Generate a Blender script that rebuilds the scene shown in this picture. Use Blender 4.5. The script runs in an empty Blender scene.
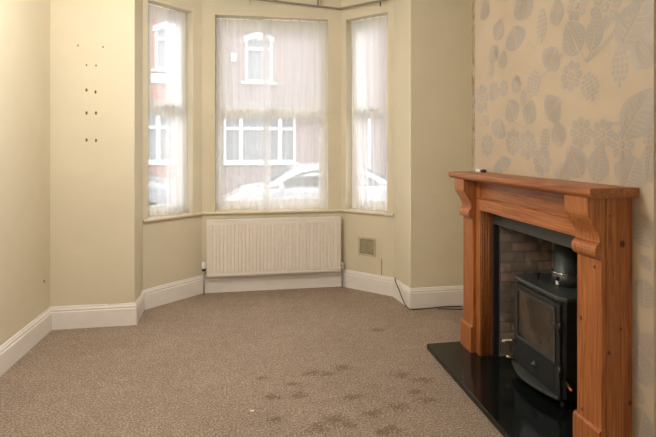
import bpy, bmesh, math, random
from mathutils import Vector, Matrix
random.seed(7)
COL = bpy.context.scene.collection
SC = bpy.context.scene
PI = math.pi

# ------------------------------------------------------------------ camera
F_PX = 460.0
PSI = math.atan(76 / F_PX)
EYE = 1.5
cam_d = bpy.data.cameras.new('camera'); cam = bpy.data.objects.new('camera', cam_d); COL.objects.link(cam)
cam_d.sensor_fit = 'HORIZONTAL'; cam_d.sensor_width = 36
cam_d.lens = 36 * F_PX / 656
cam_d.shift_y = -70.5 / 656
cam_d.clip_start = 0.05
cam.location = (0, 0, EYE)
cam.rotation_euler = (PI / 2, 0, -PSI)
SC.camera = cam

# ------------------------------------------------------------------ node helpers
def new_mat(name):
    m = bpy.data.materials.new(name); m.use_nodes = True
    nt = m.node_tree; nt.nodes.clear()
    out = nt.nodes.new('ShaderNodeOutputMaterial')
    return m, nt, out

class N:
    """tiny node builder"""
    def __init__(s, nt): s.nt = nt
    def n(s, t, **kw):
        o = s.nt.nodes.new(t)
        for k, v in kw.items(): setattr(o, k, v)
        return o
    def link(s, a, b): s.nt.links.new(a, b)
    def pos(s): return s.n('ShaderNodeNewGeometry').outputs['Position']
    def mapping(s, vec, scale=(1, 1, 1), loc=(0, 0, 0), rot=(0, 0, 0)):
        m = s.n('ShaderNodeMapping'); m.inputs['Scale'].default_value = scale
        m.inputs['Location'].default_value = loc; m.inputs['Rotation'].default_value = rot
        s.link(vec, m.inputs['Vector']); return m.outputs[0]
    def noise(s, vec, scale, detail=3, rough=0.5, dist=0.0):
        t = s.n('ShaderNodeTexNoise'); t.inputs['Scale'].default_value = scale
        t.inputs['Detail'].default_value = detail; t.inputs['Roughness'].default_value = rough
        t.inputs['Distortion'].default_value = dist
        s.link(vec, t.inputs['Vector']); return t.outputs['Fac']
    def ramp(s, fac, stops):
        r = s.n('ShaderNodeValToRGB'); e = r.color_ramp.elements
        while len(e) < len(stops): e.new(0.5)
        for i, (p, c) in enumerate(stops):
            e[i].position = p; e[i].color = c if len(c) == 4 else (*c, 1)
        s.link(fac, r.inputs[0]); return r.outputs[0]
    def math(s, op, a, b=None, clamp=False):
        m = s.n('ShaderNodeMath', operation=op); m.use_clamp = clamp
        for i, v in enumerate((a, b)):
            if v is None: continue
            if isinstance(v, (int, float)): m.inputs[i].default_value = v
            else: s.link(v, m.inputs[i])
        return m.outputs[0]
    def mix(s, fac, a, b, mode='MIX'):
        m = s.n('ShaderNodeMix', data_type='RGBA', blend_type=mode)
        if isinstance(fac, (int, float)): m.inputs[0].default_value = fac
        else: s.link(fac, m.inputs[0])
        for idx, v in ((6, a), (7, b)):
            if isinstance(v, (tuple, list)): m.inputs[idx].default_value = v if len(v) == 4 else (*v, 1)
            else: s.link(v, m.inputs[idx])
        return m.outputs[2]
    def bump(s, h, strength=0.3, dist=0.01, normal=None):
        b = s.n('ShaderNodeBump'); b.inputs['Strength'].default_value = strength
        b.inputs['Distance'].default_value = dist; s.link(h, b.inputs['Height'])
        if normal is not None: s.link(normal, b.inputs['Normal'])
        return b.outputs[0]
    def bsdf(s, col, rough=0.6, metal=0.0, spec=0.5, normal=None, coat=0.0):
        b = s.n('ShaderNodeBsdfPrincipled')
        for k, v in (('Base Color', col), ('Roughness', rough), ('Metallic', metal),
                     ('Specular IOR Level', spec), ('Coat Weight', coat)):
            if isinstance(v, (tuple, list)): b.inputs[k].default_value = v if len(v) == 4 else (*v, 1)
            elif isinstance(v, (int, float)): b.inputs[k].default_value = v
            else: s.link(v, b.inputs[k])
        if normal is not None: s.link(normal, b.inputs['Normal'])
        return b.outputs[0]

def srgb(r, g, b):
    f = lambda c: (c / 255 / 12.92) if c / 255 <= 0.04045 else ((c / 255 + 0.055) / 1.055) ** 2.4
    return (f(r), f(g), f(b), 1)

def simple(name, col, rough=0.5, metal=0.0, spec=0.5, var=0.06, scale=25, bump=0.0, coat=0.0):
    m, nt, out = new_mat(name); k = N(nt); p = k.pos()
    nz = k.noise(p, scale, 4)
    c2 = tuple(max(0, c * (1 - var * 2)) for c in col[:3]) + (1,)
    c3 = tuple(min(1, c * (1 + var)) for c in col[:3]) + (1,)
    c = k.ramp(nz, [(0.3, c2), (0.7, c3)])
    nm = k.bump(nz, bump, 0.004) if bump else None
    k.link(k.bsdf(c, rough, metal, spec, nm, coat), out.inputs[0]); return m

def mat_plaster(name, col, var=0.05, bump=0.12, rough=0.75):
    m, nt, out = new_mat(name); k = N(nt); p = k.pos()
    big = k.noise(p, 1.7, 5, 0.6); fine = k.noise(p, 60, 4)
    dark = tuple(c * (1 - var) for c in col[:3]) + (1,); lite = tuple(min(1, c * (1 + var * 0.6)) for c in col[:3]) + (1,)
    c = k.ramp(big, [(0.3, dark), (0.7, lite)])
    c = k.mix(0.12, c, k.ramp(fine, [(0.35, dark), (0.65, lite)]))
    h = k.math('ADD', k.math('MULTIPLY', big, 2.0), k.math('MULTIPLY', fine, 0.25))
    k.link(k.bsdf(c, rough, 0, 0.35, k.bump(h, bump, 0.01)), out.inputs[0]); return m

def mat_carpet(stains):
    m, nt, out = new_mat('brown carpet pile'); k = N(nt); p = k.pos()
    fine = k.noise(p, 260, 3, 0.7); mid = k.noise(p, 88, 4, 0.75); big = k.noise(p, 2.2, 4, 0.6); pile = k.noise(p, 14, 4, 0.65)
    c = k.ramp(mid, [(0.40, srgb(120, 102, 88)), (0.5, srgb(164, 146, 131)), (0.60, srgb(240, 222, 206))])
    c = k.mix(0.45, c, k.ramp(fine, [(0.3, srgb(128, 108, 94)), (0.7, srgb(226, 206, 190))]))
    c = k.mix(0.35, c, k.ramp(pile, [(0.35, (0.62, 0.60, 0.58, 1)), (0.65, (1, 1, 1, 1))]), 'MULTIPLY')
    c = k.mix(0.30, c, k.ramp(big, [(0.35, (0.72, 0.70, 0.68, 1)), (0.65, (1, 1, 1, 1))]), 'MULTIPLY')
    # stains with ragged outlines of their own
    wob = k.noise(p, 22, 6, 0.85)
    tot = None
    for (x, y, r, a) in stains:
        mp = k.mapping(p, (1 / (r * 1.5), 1 / (r * 0.85), 0.0), (-x / (r * 1.5), -y / (r * 0.85), 0))
        ln = k.n('ShaderNodeVectorMath', operation='LENGTH'); k.link(mp, ln.inputs[0])
        d = k.math('SUBTRACT', k.math('ADD', ln.outputs['Value'], k.math('MULTIPLY', wob, 4.6)), 3.0)
        v = k.math('MULTIPLY', k.math('SUBTRACT', 0.28, d, True), a * 2.4, True)
        tot = v if tot is None else k.math('MAXIMUM', tot, v)
    c = k.mix(k.math('MULTIPLY', tot, 0.4), c, srgb(92, 66, 46))
    h = k.math('ADD', k.math('MULTIPLY', mid, 1.0), k.math('MULTIPLY', fine, 0.6))
    b = k.bsdf(c, 0.95, 0, 0.1, k.bump(h, 0.9, 0.012))
    k.link(b, out.inputs[0]); return m

def mat_pine(name, axis, knots=(), tone=1.0):
    """grain runs along axis; knots: world positions of dark knots"""
    m, nt, out = new_mat(name); k = N(nt); p = k.pos()
    sc = [9.0, 9.0, 9.0]; sc[axis] = 0.55
    warp = k.mapping(p, tuple(sc))
    g1 = k.noise(warp, 1.6, 3, 0.5, 0.6)
    s2 = [90.0, 90.0, 90.0]; s2[axis] = 3.0
    g2 = k.noise(k.mapping(p, tuple(s2)), 1.0, 4, 0.6)
    rings = k.math('FRACT', k.math('MULTIPLY', g1, 11.0))
    c = k.ramp(rings, [(0.0, srgb(164, 100, 54)), (0.45, srgb(188, 124, 70)), (0.85, srgb(140, 76, 36)), (1.0, srgb(164, 100, 54))])
    c = k.mix(0.5, c, k.ramp(g2, [(0.35, srgb(124, 66, 30)), (0.65, srgb(198, 132, 76))]))
    if knots:
        tot = None
        for (x, y, z, r) in knots:
            s = [1 / r] * 3; s[axis] = 1 / (r * 1.25)
            mp = k.mapping(p, tuple(s), (-x * s[0], -y * s[1], -z * s[2]))
            ln = k.n('ShaderNodeVectorMath', operation='LENGTH'); k.link(mp, ln.inputs[0])
            v = k.math('MULTIPLY', k.math('SUBTRACT', 1.25, k.math('ADD', ln.outputs['Value'], k.math('MULTIPLY', g2, 0.4))), 2.2, True)
            tot = v if tot is None else k.math('MAXIMUM', tot, v)
        c = k.mix(k.math('MULTIPLY', tot, 0.92), c, srgb(72, 34, 20))
    if tone != 1.0: c = k.mix(1.0, c, (tone, tone * 0.93, tone * 0.88, 1), 'MULTIPLY')
    k.link(k.bsdf(c, 0.38, 0, 0.5, k.bump(g2, 0.12, 0.002)), out.inputs[0]); return m

def mat_brick(name, c1, c2, mortar, w=0.225, h=0.075, mort=0.012, rough=0.9, bump=0.6, blotch=None):
    m, nt, out = new_mat(name); k = N(nt); p = k.pos()
    sx = k.n('ShaderNodeSeparateXYZ'); k.link(p, sx.inputs[0])
    cb = k.n('ShaderNodeCombineXYZ'); k.link(k.math('ADD', sx.outputs[0], sx.outputs[1]), cb.inputs[0]); k.link(sx.outputs[2], cb.inputs[1])
    nz = k.noise(p, 14, 5, 0.6)
    va = k.n('ShaderNodeVectorMath', operation='MULTIPLY_ADD')
    va.inputs[1].default_value = (0.012, 0.012, 0); k.link(cb.outputs[0], va.inputs[2])
    nv = k.n('ShaderNodeTexNoise'); nv.inputs['Scale'].default_value = 12; k.link(p, nv.inputs['Vector']); k.link(nv.outputs['Color'], va.inputs[0])
    b = k.n('ShaderNodeTexBrick'); k.link(va.outputs[0], b.inputs['Vector'])
    b.inputs['Scale'].default_value = 1.0
    b.inputs['Brick Width'].default_value = w; b.inputs['Row Height'].default_value = h
    b.inputs['Mortar Size'].default_value = mort / 2; b.inputs['Mortar Smooth'].default_value = 0.3
    b.inputs['Color1'].default_value = c1; b.inputs['Color2'].default_value = c2; b.inputs['Mortar'].default_value = mortar
    c = k.mix(0.55, b.outputs['Color'], k.ramp(nz, [(0.3, (0.45, 0.43, 0.42, 1)), (0.7, (1, 1, 1, 1))]), 'MULTIPLY')
    if blotch:
        bl = k.noise(p, 9, 3, 0.5)
        c = k.mix(k.ramp(bl, [(0.58, (0, 0, 0, 1)), (0.68, (0.75, 0.75, 0.75, 1))]), c, blotch)
    hh = k.math('SUBTRACT', k.math('MULTIPLY', nz, 0.4), b.outputs['Fac'])
    k.link(k.bsdf(c, rough, 0, 0.2, k.bump(hh, bump, 0.012)), out.inputs[0]); return m

def mat_voile():
    m, nt, out = new_mat('sheer white voile'); k = N(nt); p = k.pos()
    sx = k.n('ShaderNodeSeparateXYZ'); k.link(p, sx.inputs[0])
    weave = k.noise(k.mapping(p, (16, 16, .8)), 1.0, 2, 0.5)
    tr = k.n('ShaderNodeBsdfTransparent')
    tl = k.n('ShaderNodeBsdfTranslucent'); tl.inputs[0].default_value = (0.93, 0.93, 0.93, 1)
    df = k.n('ShaderNodeBsdfDiffuse'); df.inputs[0].default_value = (0.9, 0.9, 0.9, 1)
    a = k.n('ShaderNodeMixShader'); a.inputs[0].default_value = 0.4; k.link(tl.outputs[0], a.inputs[1]); k.link(df.outputs[0], a.inputs[2])
    b = k.n('ShaderNodeMixShader'); k.link(k.ramp(weave, [(0.3, (VO_LO,) * 3), (0.7, (VO_HI,) * 3)]), b.inputs[0])
    k.link(tr.outputs[0], b.inputs[1]); k.link(a.outputs[0], b.inputs[2]); k.link(b.outputs[0], out.inputs[0])
    return m
VO_LO, VO_HI = 0.45, 0.52

def mat_glass(name, tint=(1, 1, 1, 1), gl=0.06, rough=0.0):
    m, nt, out = new_mat(name); k = N(nt)
    tr = k.n('ShaderNodeBsdfTransparent'); tr.inputs[0].default_value = tint
    g = k.n('ShaderNodeBsdfGlossy'); g.inputs['Roughness'].default_value = rough
    lw = k.n('ShaderNodeLayerWeight'); lw.inputs[0].default_value = 0.15
    a = k.n('ShaderNodeMixShader'); k.link(k.math('MULTIPLY', lw.outputs['Fresnel'], 0.6), a.inputs[0])
    k.link(tr.outputs[0], a.inputs[1]); k.link(g.outputs[0], a.inputs[2]); k.link(a.outputs[0], out.inputs[0]); return m

def mat_emit(name, col, st):
    m, nt, out = new_mat(name); k = N(nt); e = k.n('ShaderNodeEmission'); e.inputs[0].default_value = col; e.inputs[1].default_value = st
    k.link(e.outputs[0], out.inputs[0]); return m

# ------------------------------------------------------------------ mesh builder
class MB:
    def __init__(s): s.v = []; s.f = []; s.mi = []; s.sm = []
    def add(s, vs, fs, mi=0, smooth=False):
        o = len(s.v); s.v += [tuple(v) for v in vs]
        for f in fs: s.f.append(tuple(i + o for i in f)); s.mi.append(mi); s.sm.append(smooth)
        return s
    def box(s, x0, x1, y0, y1, z0, z1, mi=0):
        v = [(x, y, z) for z in (z0, z1) for y in (y0, y1) for x in (x0, x1)]
        return s.add(v, [(0, 2, 3, 1), (4, 5, 7, 6), (0, 1, 5, 4), (2, 6, 7, 3), (0, 4, 6, 2), (1, 3, 7, 5)], mi)
    def hexa(s, quad_lo, quad_hi, mi=0):
        """two matching quads -> solid"""
        v = list(quad_lo) + list(quad_hi)
        return s.add(v, [(0, 3, 2, 1), (4, 5, 6, 7), (0, 1, 5, 4), (1, 2, 6, 5), (2, 3, 7, 6), (3, 0, 4, 7)], mi)
    def prism(s, pts, fn, a, b, mi=0, smooth=False):
        """2-D outline pts; fn(u,v,w)->xyz; extruded w from a to b"""
        n = len(pts)
        v = [fn(u, w, a) for u, w in pts] + [fn(u, w, b) for u, w in pts]
        s.add(v, [tuple(range(n))[::-1], tuple(range(n, 2 * n))], mi)
        o = len(s.v) - 2 * n
        for i in range(n):
            j = (i + 1) % n
            s.f.append((o + i, o + j, o + n + j, o + n + i)); s.mi.append(mi); s.sm.append(smooth)
        return s
    def tube(s, pts, r, n=12, mi=0, cap=True):
        pts = [Vector(p) for p in pts]; rs = r if isinstance(r, (list, tuple)) else [r] * len(pts)
        rings = []; up = Vector((0, 0, 1))
        for i, p in enumerate(pts):
            t = (pts[min(i + 1, len(pts) - 1)] - pts[max(i - 1, 0)]).normalized()
            a = t.cross(up)
            if a.length < 0.05: a = t.cross(Vector((0, 1, 0)))
            a.normalize(); b = t.cross(a).normalized()
            rings.append([p + (a * math.cos(2 * PI * k / n) + b * math.sin(2 * PI * k / n)) * rs[i] for k in range(n)])
        v = [q for rg in rings for q in rg]; fs = []
        for i in range(len(rings) - 1):
            for k in range(n):
                fs.append((i * n + k, i * n + (k + 1) % n, (i + 1) * n + (k + 1) % n, (i + 1) * n + k))
        s.add(v, fs, mi, True)
        if cap:
            o = len(s.v) - len(v)
            for rg, base in ((tuple(range(n))[::-1], 0), (tuple(range(n)), (len(rings) - 1) * n)):
                s.f.append(tuple(o + base + q for q in rg)); s.mi.append(mi); s.sm.append(False)
        return s
    def lathe(s, prof, c, axis=2, n=24, mi=0):
        """prof: (radius, height) list, around an axis through c"""
        v = []; fs = []
        for r, h in prof:
            for k in range(n):
                a = 2 * PI * k / n; q = [0, 0, 0]
                q[axis] = h; q[(axis + 1) % 3] = r * math.cos(a); q[(axis + 2) % 3] = r * math.sin(a)
                v.append((c[0] + q[0], c[1] + q[1], c[2] + q[2]))
        for i in range(len(prof) - 1):
            for k in range(n):
                fs.append((i * n + k, i * n + (k + 1) % n, (i + 1) * n + (k + 1) % n, (i + 1) * n + k))
        s.add(v, fs, mi, True); o = len(s.v) - len(v)
        for base, rev in ((0, True), ((len(prof) - 1) * n, False)):
            if prof[0 if rev else -1][0] > 1e-5:
                q = tuple(o + base + i for i in range(n)); s.f.append(q[::-1] if rev else q); s.mi.append(mi); s.sm.append(False)
        return s
    def build(s, name, mats, parent=None, bevel=0.0, seg=2, fixn=True):
        if not isinstance(mats, (list, tuple)): mats = [mats]
        off = Vector((0, 0, 0)); q = parent
        while q is not None: off += Vector(q.location); q = q.parent
        me = bpy.data.meshes.new(name)
        me.from_pydata([tuple(Vector(v) - off) for v in s.v], [], s.f)
        for m in mats: me.materials.append(m)
        for i, p in enumerate(me.polygons): p.material_index = s.mi[i]; p.use_smooth = s.sm[i]
        if fixn:
            bm = bmesh.new(); bm.from_mesh(me); bmesh.ops.recalc_face_normals(bm, faces=bm.faces); bm.to_mesh(me); bm.free()
        o = bpy.data.objects.new(name, me); COL.objects.link(o)
        if parent: o.parent = parent
        if bevel:
            b = o.modifiers.new('bevel', 'BEVEL'); b.width = bevel; b.segments = seg; b.limit_method = 'ANGLE'; b.angle_limit = math.radians(40)
        return o

def thing(name, label, cat, loc=(0, 0, 0), group=None):
    o = bpy.data.objects.new(name, None); COL.objects.link(o); o.location = loc; o.empty_display_size = 0.1
    o['label'] = label; o['category'] = cat
    if group: o['group'] = group
    return o
def tag(o, label, cat, group=None):
    o['label'] = label; o['category'] = cat
    if group: o['group'] = group
    return o
def struct(o): o['kind'] = 'structure'; return o
def plabel(o, l): o['label'] = l; return o

# ------------------------------------------------------------------ materials
M = {}
M['cream'] = mat_plaster('cream wall paint', srgb(220, 211, 188))
M['ceil'] = mat_plaster('off white ceiling paint', srgb(228, 218, 196), 0.03)
M['white'] = simple('white gloss paint', srgb(238, 234, 231), 0.4, var=0.02, scale=9)
M['upvc'] = simple('white plastic window frame', srgb(245, 246, 245), 0.35, var=0.01)
M['sill'] = simple('cream gloss sill paint', srgb(226, 214, 190), 0.4, var=0.03)
M['rad'] = simple('white radiator enamel', srgb(240, 234, 226), 0.4, var=0.02)
M['black_plastic'] = simple('black plastic', srgb(30, 28, 28), 0.45)
M['chrome'] = simple('polished steel', srgb(210, 205, 195), 0.18, 1.0, var=0.02)
M['copper'] = simple('copper', srgb(196, 130, 86), 0.3, 0.9)
M['brass'] = simple('pale brass', srgb(170, 168, 120), 0.35, 0.8)
M['cast'] = simple('black cast iron', srgb(36, 38, 38), 0.42, 0.0, 0.5, 0.15, 60, 0.08)
M['cast_lit'] = simple('grey stove steel', srgb(74, 78, 77), 0.4, 0.3, 0.5, 0.1, 60, 0.05)  # lighter copy of the cast iron, its lit look put into the colour
M['insert'] = simple('dark slate insert panel', srgb(56, 60, 58), 0.45, var=0.08)
M['soot'] = simple('sooty plate', srgb(26, 25, 24), 0.8)
M['glass'] = mat_glass('clear window glass')
M['voile'] = mat_voile()
M['track'] = simple('grey curtain track', srgb(140, 132, 120), 0.5)
M['vent'] = simple('beige vent plastic', srgb(198, 186, 158), 0.6)
M['vent_dark'] = simple('grey mesh vent', srgb(128, 120, 104), 0.8)
M['plug'] = simple('brown wall plug', srgb(112, 90, 66), 0.8)
M['filler'] = simple('grey filler', srgb(160, 150, 132), 0.9)
M['recess_brick'] = mat_brick('old sooty brick', srgb(192, 164, 146), srgb(140, 130, 120), srgb(150, 142, 132), w=.2, h=.07, mort=.016, bump=1.0, blotch=srgb(186, 172, 160))
M['cable'] = simple('black cable', srgb(36, 32, 30), 0.5)
M['paper'] = simple('white paper', srgb(235, 232, 228), 0.8)

def mat_hearth():
    m, nt, out = new_mat('polished black granite'); k = N(nt); p = k.pos()
    sp = k.noise(p, 420, 2, 0.5); cl = k.noise(p, 5, 4)
    c = k.ramp(sp, [(0.55, srgb(16, 20, 19)), (0.72, srgb(44, 50, 48))])
    r = k.math('ADD', k.math('MULTIPLY', cl, 0.12), 0.06)
    k.link(k.bsdf(c, r, 0, 0.5), out.inputs[0]); return m
M['granite'] = mat_hearth()
def mat_fireglass():
    m, nt, out = new_mat('smoked stove glass'); k = N(nt); p = k.pos()
    c = k.ramp(k.noise(p, 6, 4), [(0.35, srgb(40, 34, 30)), (0.65, srgb(84, 72, 60))])
    k.link(k.bsdf(c, 0.12, 0, 0.7), out.inputs[0]); return m
M['fireglass'] = mat_fireglass()

# ------------------------------------------------------------------ room plan (metres)
CEIL = 3.12
A0 = (-1.648, -1.7); A = (-1.648, 4.13); B = (-.986, 4.13); C = (-1.0, 4.485); D = (-.51, 4.915)
E_ = (.96, 4.915); F = (1.42, 4.485); G = (1.471, 4.13); H = (2.13, 4.13); H0 = (2.13, -1.7)
PLAN = [A0, A, B, C, D, E_, F, G, H, H0]
CB_X, CB_Y0, CB_Y1 = 1.711, 1.73, 3.345          # chimney breast
HEAD, SILL = 2.89, 0.83
RX, RY0, RY1, RZ = 2.12, 2.07, 3.00, 1.0          # fire recess

def seg_frame(a, b):
    L = math.dist(a, b); ux, uy = (b[0] - a[0]) / L, (b[1] - a[1]) / L
    def at(d, inward, z): return (a[0] + ux * d + uy * inward, a[1] + uy * d - ux * inward, z)
    return L, at
def wall_box(mb, a, b, d0, d1, z0, z1, t=0.22, mi=0, t0=0.0):
    _, at = seg_frame(a, b)
    mb.hexa([at(d0, -t0, z0), at(d1, -t0, z0), at(d1, -t, z0), at(d0, -t, z0)], [at(d0, -t0, z1), at(d1, -t0, z1), at(d1, -t, z1), at(d0, -t, z1)], mi)

# floor and ceiling
stain_px = [(313, 373, .05), (325, 374, .045), (344, 368, .05), (261, 378, .03), (273, 397, .04), (298, 395, .05), (353, 397, .05),
            (402, 376, .05), (423, 380, .06), (398, 407, .05), (426, 400, .05), (374, 413, .05), (334, 419, .06), (276, 419, .04),
            (319, 428, .06), (377, 330, .05), (345, 425, .04), (388, 430, .05), (292, 384, .03), (416, 392, .04)]
def floor_pt(px, py, h=0.0):
    z = F_PX * (EYE - h) / (py - 148); u = (px - 328) / F_PX * z
    return (u * math.cos(PSI) + z * math.sin(PSI), z * math.cos(PSI) - u * math.sin(PSI))
stains = [(*floor_pt(x, y), r * 1.1, .6 + .4 * random.random()) for x, y, r in stain_px]
M['carpet'] = mat_carpet(stains)
outer = [(-1.87, -1.92), (-1.87, 4.35), (-1.2, 4.35), (-1.2, 4.6), (-.6, 5.135), (1.05, 5.135), (1.63, 4.6), (1.66, 4.35), (2.35, 4.35), (2.35, -1.92)]
struct(MB().prism(outer, lambda u, v, w: (u, v, w), -0.25, 0.0).build('floor', M['carpet']))
struct(MB().prism(outer, lambda u, v, w: (u, v, w), CEIL, CEIL + 0.2).build('ceiling', M['ceil']))

# walls
def plain_wall(name, a, b, mat=None, e0=0.0, e1=0.0):
    mb = MB(); wall_box(mb, a, b, -e0, math.dist(a, b) + e1, 0, CEIL); return struct(mb.build(name, mat or M['cream']))
plain_wall('wall_left', A0, A, None, 0, 0.22)
mb = MB(); wall_box(mb, A, B, 0, math.dist(A, B), 0, CEIL); wall_box(mb, B, C, 0, math.dist(B, C), 0, CEIL, 0.21)
struct(mb.build('wall_front_left', M['cream']))
mb = MB(); wall_box(mb, G, H, 0, math.dist(G, H) + 0.22, 0, CEIL); wall_box(mb, F, G, 0, math.dist(F, G), 0, CEIL, 0.18)
struct(mb.build('wall_front_right', M['cream']))
plain_wall('wall_right', H, H0)
# rear wall; its opening is added behind the camera to let in fill light
mb = MB(); wall_box(mb, H0, A0, -0.22, 1.3, 0, CEIL); wall_box(mb, H0, A0, 2.5, math.dist(H0, A0) + 0.22, 0, CEIL); wall_box(mb, H0, A0, 1.3, 2.5, 2.1, CEIL); wall_box(mb, H0, A0, 1.3, 2.5, 0, .9)
struct(mb.build('wall_back', M['cream']))

def window_wall(name, a, b, d0, d1, ex0=0.0, ex1=0.0):
    L = math.dist(a, b); mb = MB()
    wall_box(mb, a, b, -ex0, L + ex1, 0, SILL - 0.0); wall_box(mb, a, b, -ex0, L + ex1, HEAD, CEIL)
    wall_box(mb, a, b, -ex0, d0, SILL, HEAD); wall_box(mb, a, b, d1, L + ex1, SILL, HEAD)
    return struct(mb.build(name, M['cream']))
WL = (0.053, 0.542); WC = (0.130, 1.322); WR = (0.058, 0.561)
window_wall('wall_bay_left', C, D, *WL)
window_wall('wall_bay_centre', D, E_, *WC)
window_wall('wall_bay_right', E_, F, *WR)
# outer corner posts of the bay
for nm, p, q, r in (('wall_corner_left', C, D, E_), ('wall_corner_right', D, E_, F)):
    _, at1 = seg_frame(p, q); _, at2 = seg_frame(q, r); L1 = math.dist(p, q)
    a1 = at1(L1, -0.22, 0); a2 = at2(0, -0.22, 0)
    mid = ((a1[0] + a2[0]) / 2 + (a1[0] + a2[0] - 2 * q[0]) * .06, (a1[1] + a2[1]) / 2 + (a1[1] + a2[1] - 2 * q[1]) * .06)
    struct(MB().prism([q, a1[:2], mid, a2[:2]], lambda u, v, w: (u, v, w), 0, CEIL).build(nm, M['cream']))

# ------------------------------------------------------------------ mouldings swept along the plan
def miter(poly, i, d):
    p = Vector(poly[i]).to_2d()
    def nrm(a, b):
        v = (Vector(b) - Vector(a)); v.normalize(); return Vector((v.y, -v.x))
    ns = []
    if i > 0: ns.append(nrm(poly[i - 1], poly[i]))
    if i < len(poly) - 1: ns.append(nrm(poly[i], poly[i + 1]))
    if len(ns) == 1: return p + ns[0] * d
    m = (ns[0] + ns[1]).normalized(); return p + m * (d / max(0.25, m.dot(ns[0])))
def sweep_seg(mb, poly, i, prof, mi=0, smooth=False):
    """prof: (inward, z) outline"""
    n = len(prof); v = []
    for j in (i, i + 1):
        for d, z in prof:
            q = miter(poly, j, d); v.append((q.x, q.y, z))
    fs = [tuple(range(n)), tuple(range(n, 2 * n))[::-1]] + [(k, (k + 1) % n, n + (k + 1) % n, n + k) for k in range(n)]
    mb.add(v, fs, mi, smooth)
skirt = [(0.0, 0.0), (0.02, 0.0), (0.02, 0.140), (0.011, 0.147), (0.016, 0.153), (0.017, 0.16), (0.012, 0.168), (0.0085, 0.176), (0.008, 0.183), (0.0, 0.186)]
names = ['baseboard_left', 'baseboard_front_left', 'baseboard_return_left', 'baseboard_bay_left', 'baseboard_bay_centre',
         'baseboard_bay_right', 'baseboard_return_right', 'baseboard_front_right']
for i, nm in enumerate(names):
    mb = MB(); sweep_seg(mb, PLAN, i, skirt); struct(mb.build(nm, M['white']))

# sill boards round the bay
sillp = [C, D, E_, F]
sp = [(-0.13, SILL), (0.028, SILL), (0.034, SILL - 0.006), (0.034, SILL - 0.018), (0.028, SILL - 0.024), (0.0, SILL - 0.026), (0.0, SILL + 0.001 - 0.003), (-0.13, SILL - 0.003)]
for i, nm in enumerate(('trim_1', 'trim_2', 'trim_3')):
    mb = MB()
    prof = [(0.0, SILL + 0.006), (0.028, SILL + 0.006), (0.034, SILL), (0.034, SILL - 0.012), (0.028, SILL - 0.018), (0.0, SILL - 0.020)]
    sweep_seg(mb, sillp, i, prof)
    a, b = sillp[i], sillp[i + 1]; w = (WL, WC, WR)[i]
    wall_box(mb, a, b, w[0] + .001, w[1] - .001, SILL + 0.0005, SILL + 0.006, 0.12)
    struct(mb.build(nm, M['sill']))

# ------------------------------------------------------------------ windows
def window(name, a, b, w, upper_in, kinds):
    root = bpy.data.objects.new(name, None); COL.objects.link(root); struct(root)
    _, at = seg_frame(a, b); base = at(w[0], -0.16, SILL); root.location = base
    d0, d1 = w; z0, z1 = SILL + 0.006, HEAD; fi, fo = -0.12, -0.18      # frame inner and outer face
    def bx(mb, da, db, za, zb, i0=fi, i1=fo):
        mb.hexa([at(da, i0, za), at(db, i0, za), at(db, i1, za), at(da, i1, za)], [at(da, i0, zb), at(db, i0, zb), at(db, i1, zb), at(da, i1, zb)])
    fw = 0.062; TR0, TR1 = 1.835, 1.905
    fr = MB(); bx(fr, d0, d0 + fw, z0, z1); bx(fr, d1 - fw, d1, z0, z1); bx(fr, d0 + fw, d1 - fw, z0, z0 + 0.085); bx(fr, d0 + fw, d1 - fw, z1 - 0.09, z1)
    bx(fr, d0 + fw, d1 - fw, TR0, TR1)
    fr.build('window_frame', M['upvc'], root, 0.006)
    # bead of the fixed lower light, sash of the opening top light
    for lo, hi, sw, ii, nm in ((z0 + 0.085, TR0, 0.018, -0.128, 'glazing_bead'), (TR1, z1 - 0.09, upper_in, -0.105, 'sash')):
        s = MB(); e0, e1 = d0 + fw, d1 - fw
        if nm == 'sash': e0 -= 0.012; e1 += 0.012; lo -= 0.012; hi += 0.012
        bx(s, e0, e0 + sw, lo, hi, ii, -0.16); bx(s, e1 - sw, e1, lo, hi, ii, -0.16)
        bx(s, e0 + sw, e1 - sw, lo, lo + sw, ii, -0.16); bx(s, e0 + sw, e1 - sw, hi - sw, hi, ii, -0.16)
        so = s.build(nm, M['upvc'], root, 0.004)
        p = MB(); bx(p, e0 + sw, e1 - sw, lo + sw, hi - sw, -0.142, -0.148); p.build('pane', M['glass'], so if nm == 'sash' else root)
        if nm == 'sash':
            h = MB(); mid = (e0 + e1) / 2
            bx(h, mid - 0.012, mid + 0.012, lo + 0.006, lo + 0.04, ii, ii + 0.014); h.tube([at(mid, ii + 0.02, lo + .022), at(mid + 0.08, ii + 0.03, lo + .022)], 0.008, 8)
            h.build('handle', M['chrome'], so)
    return root
window('window_1', C, D, WL, 0.045, None)
window('window_2', D, E_, WC, 0.05, None)
window('window_3', E_, F, WR, 0.045, None)

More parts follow.
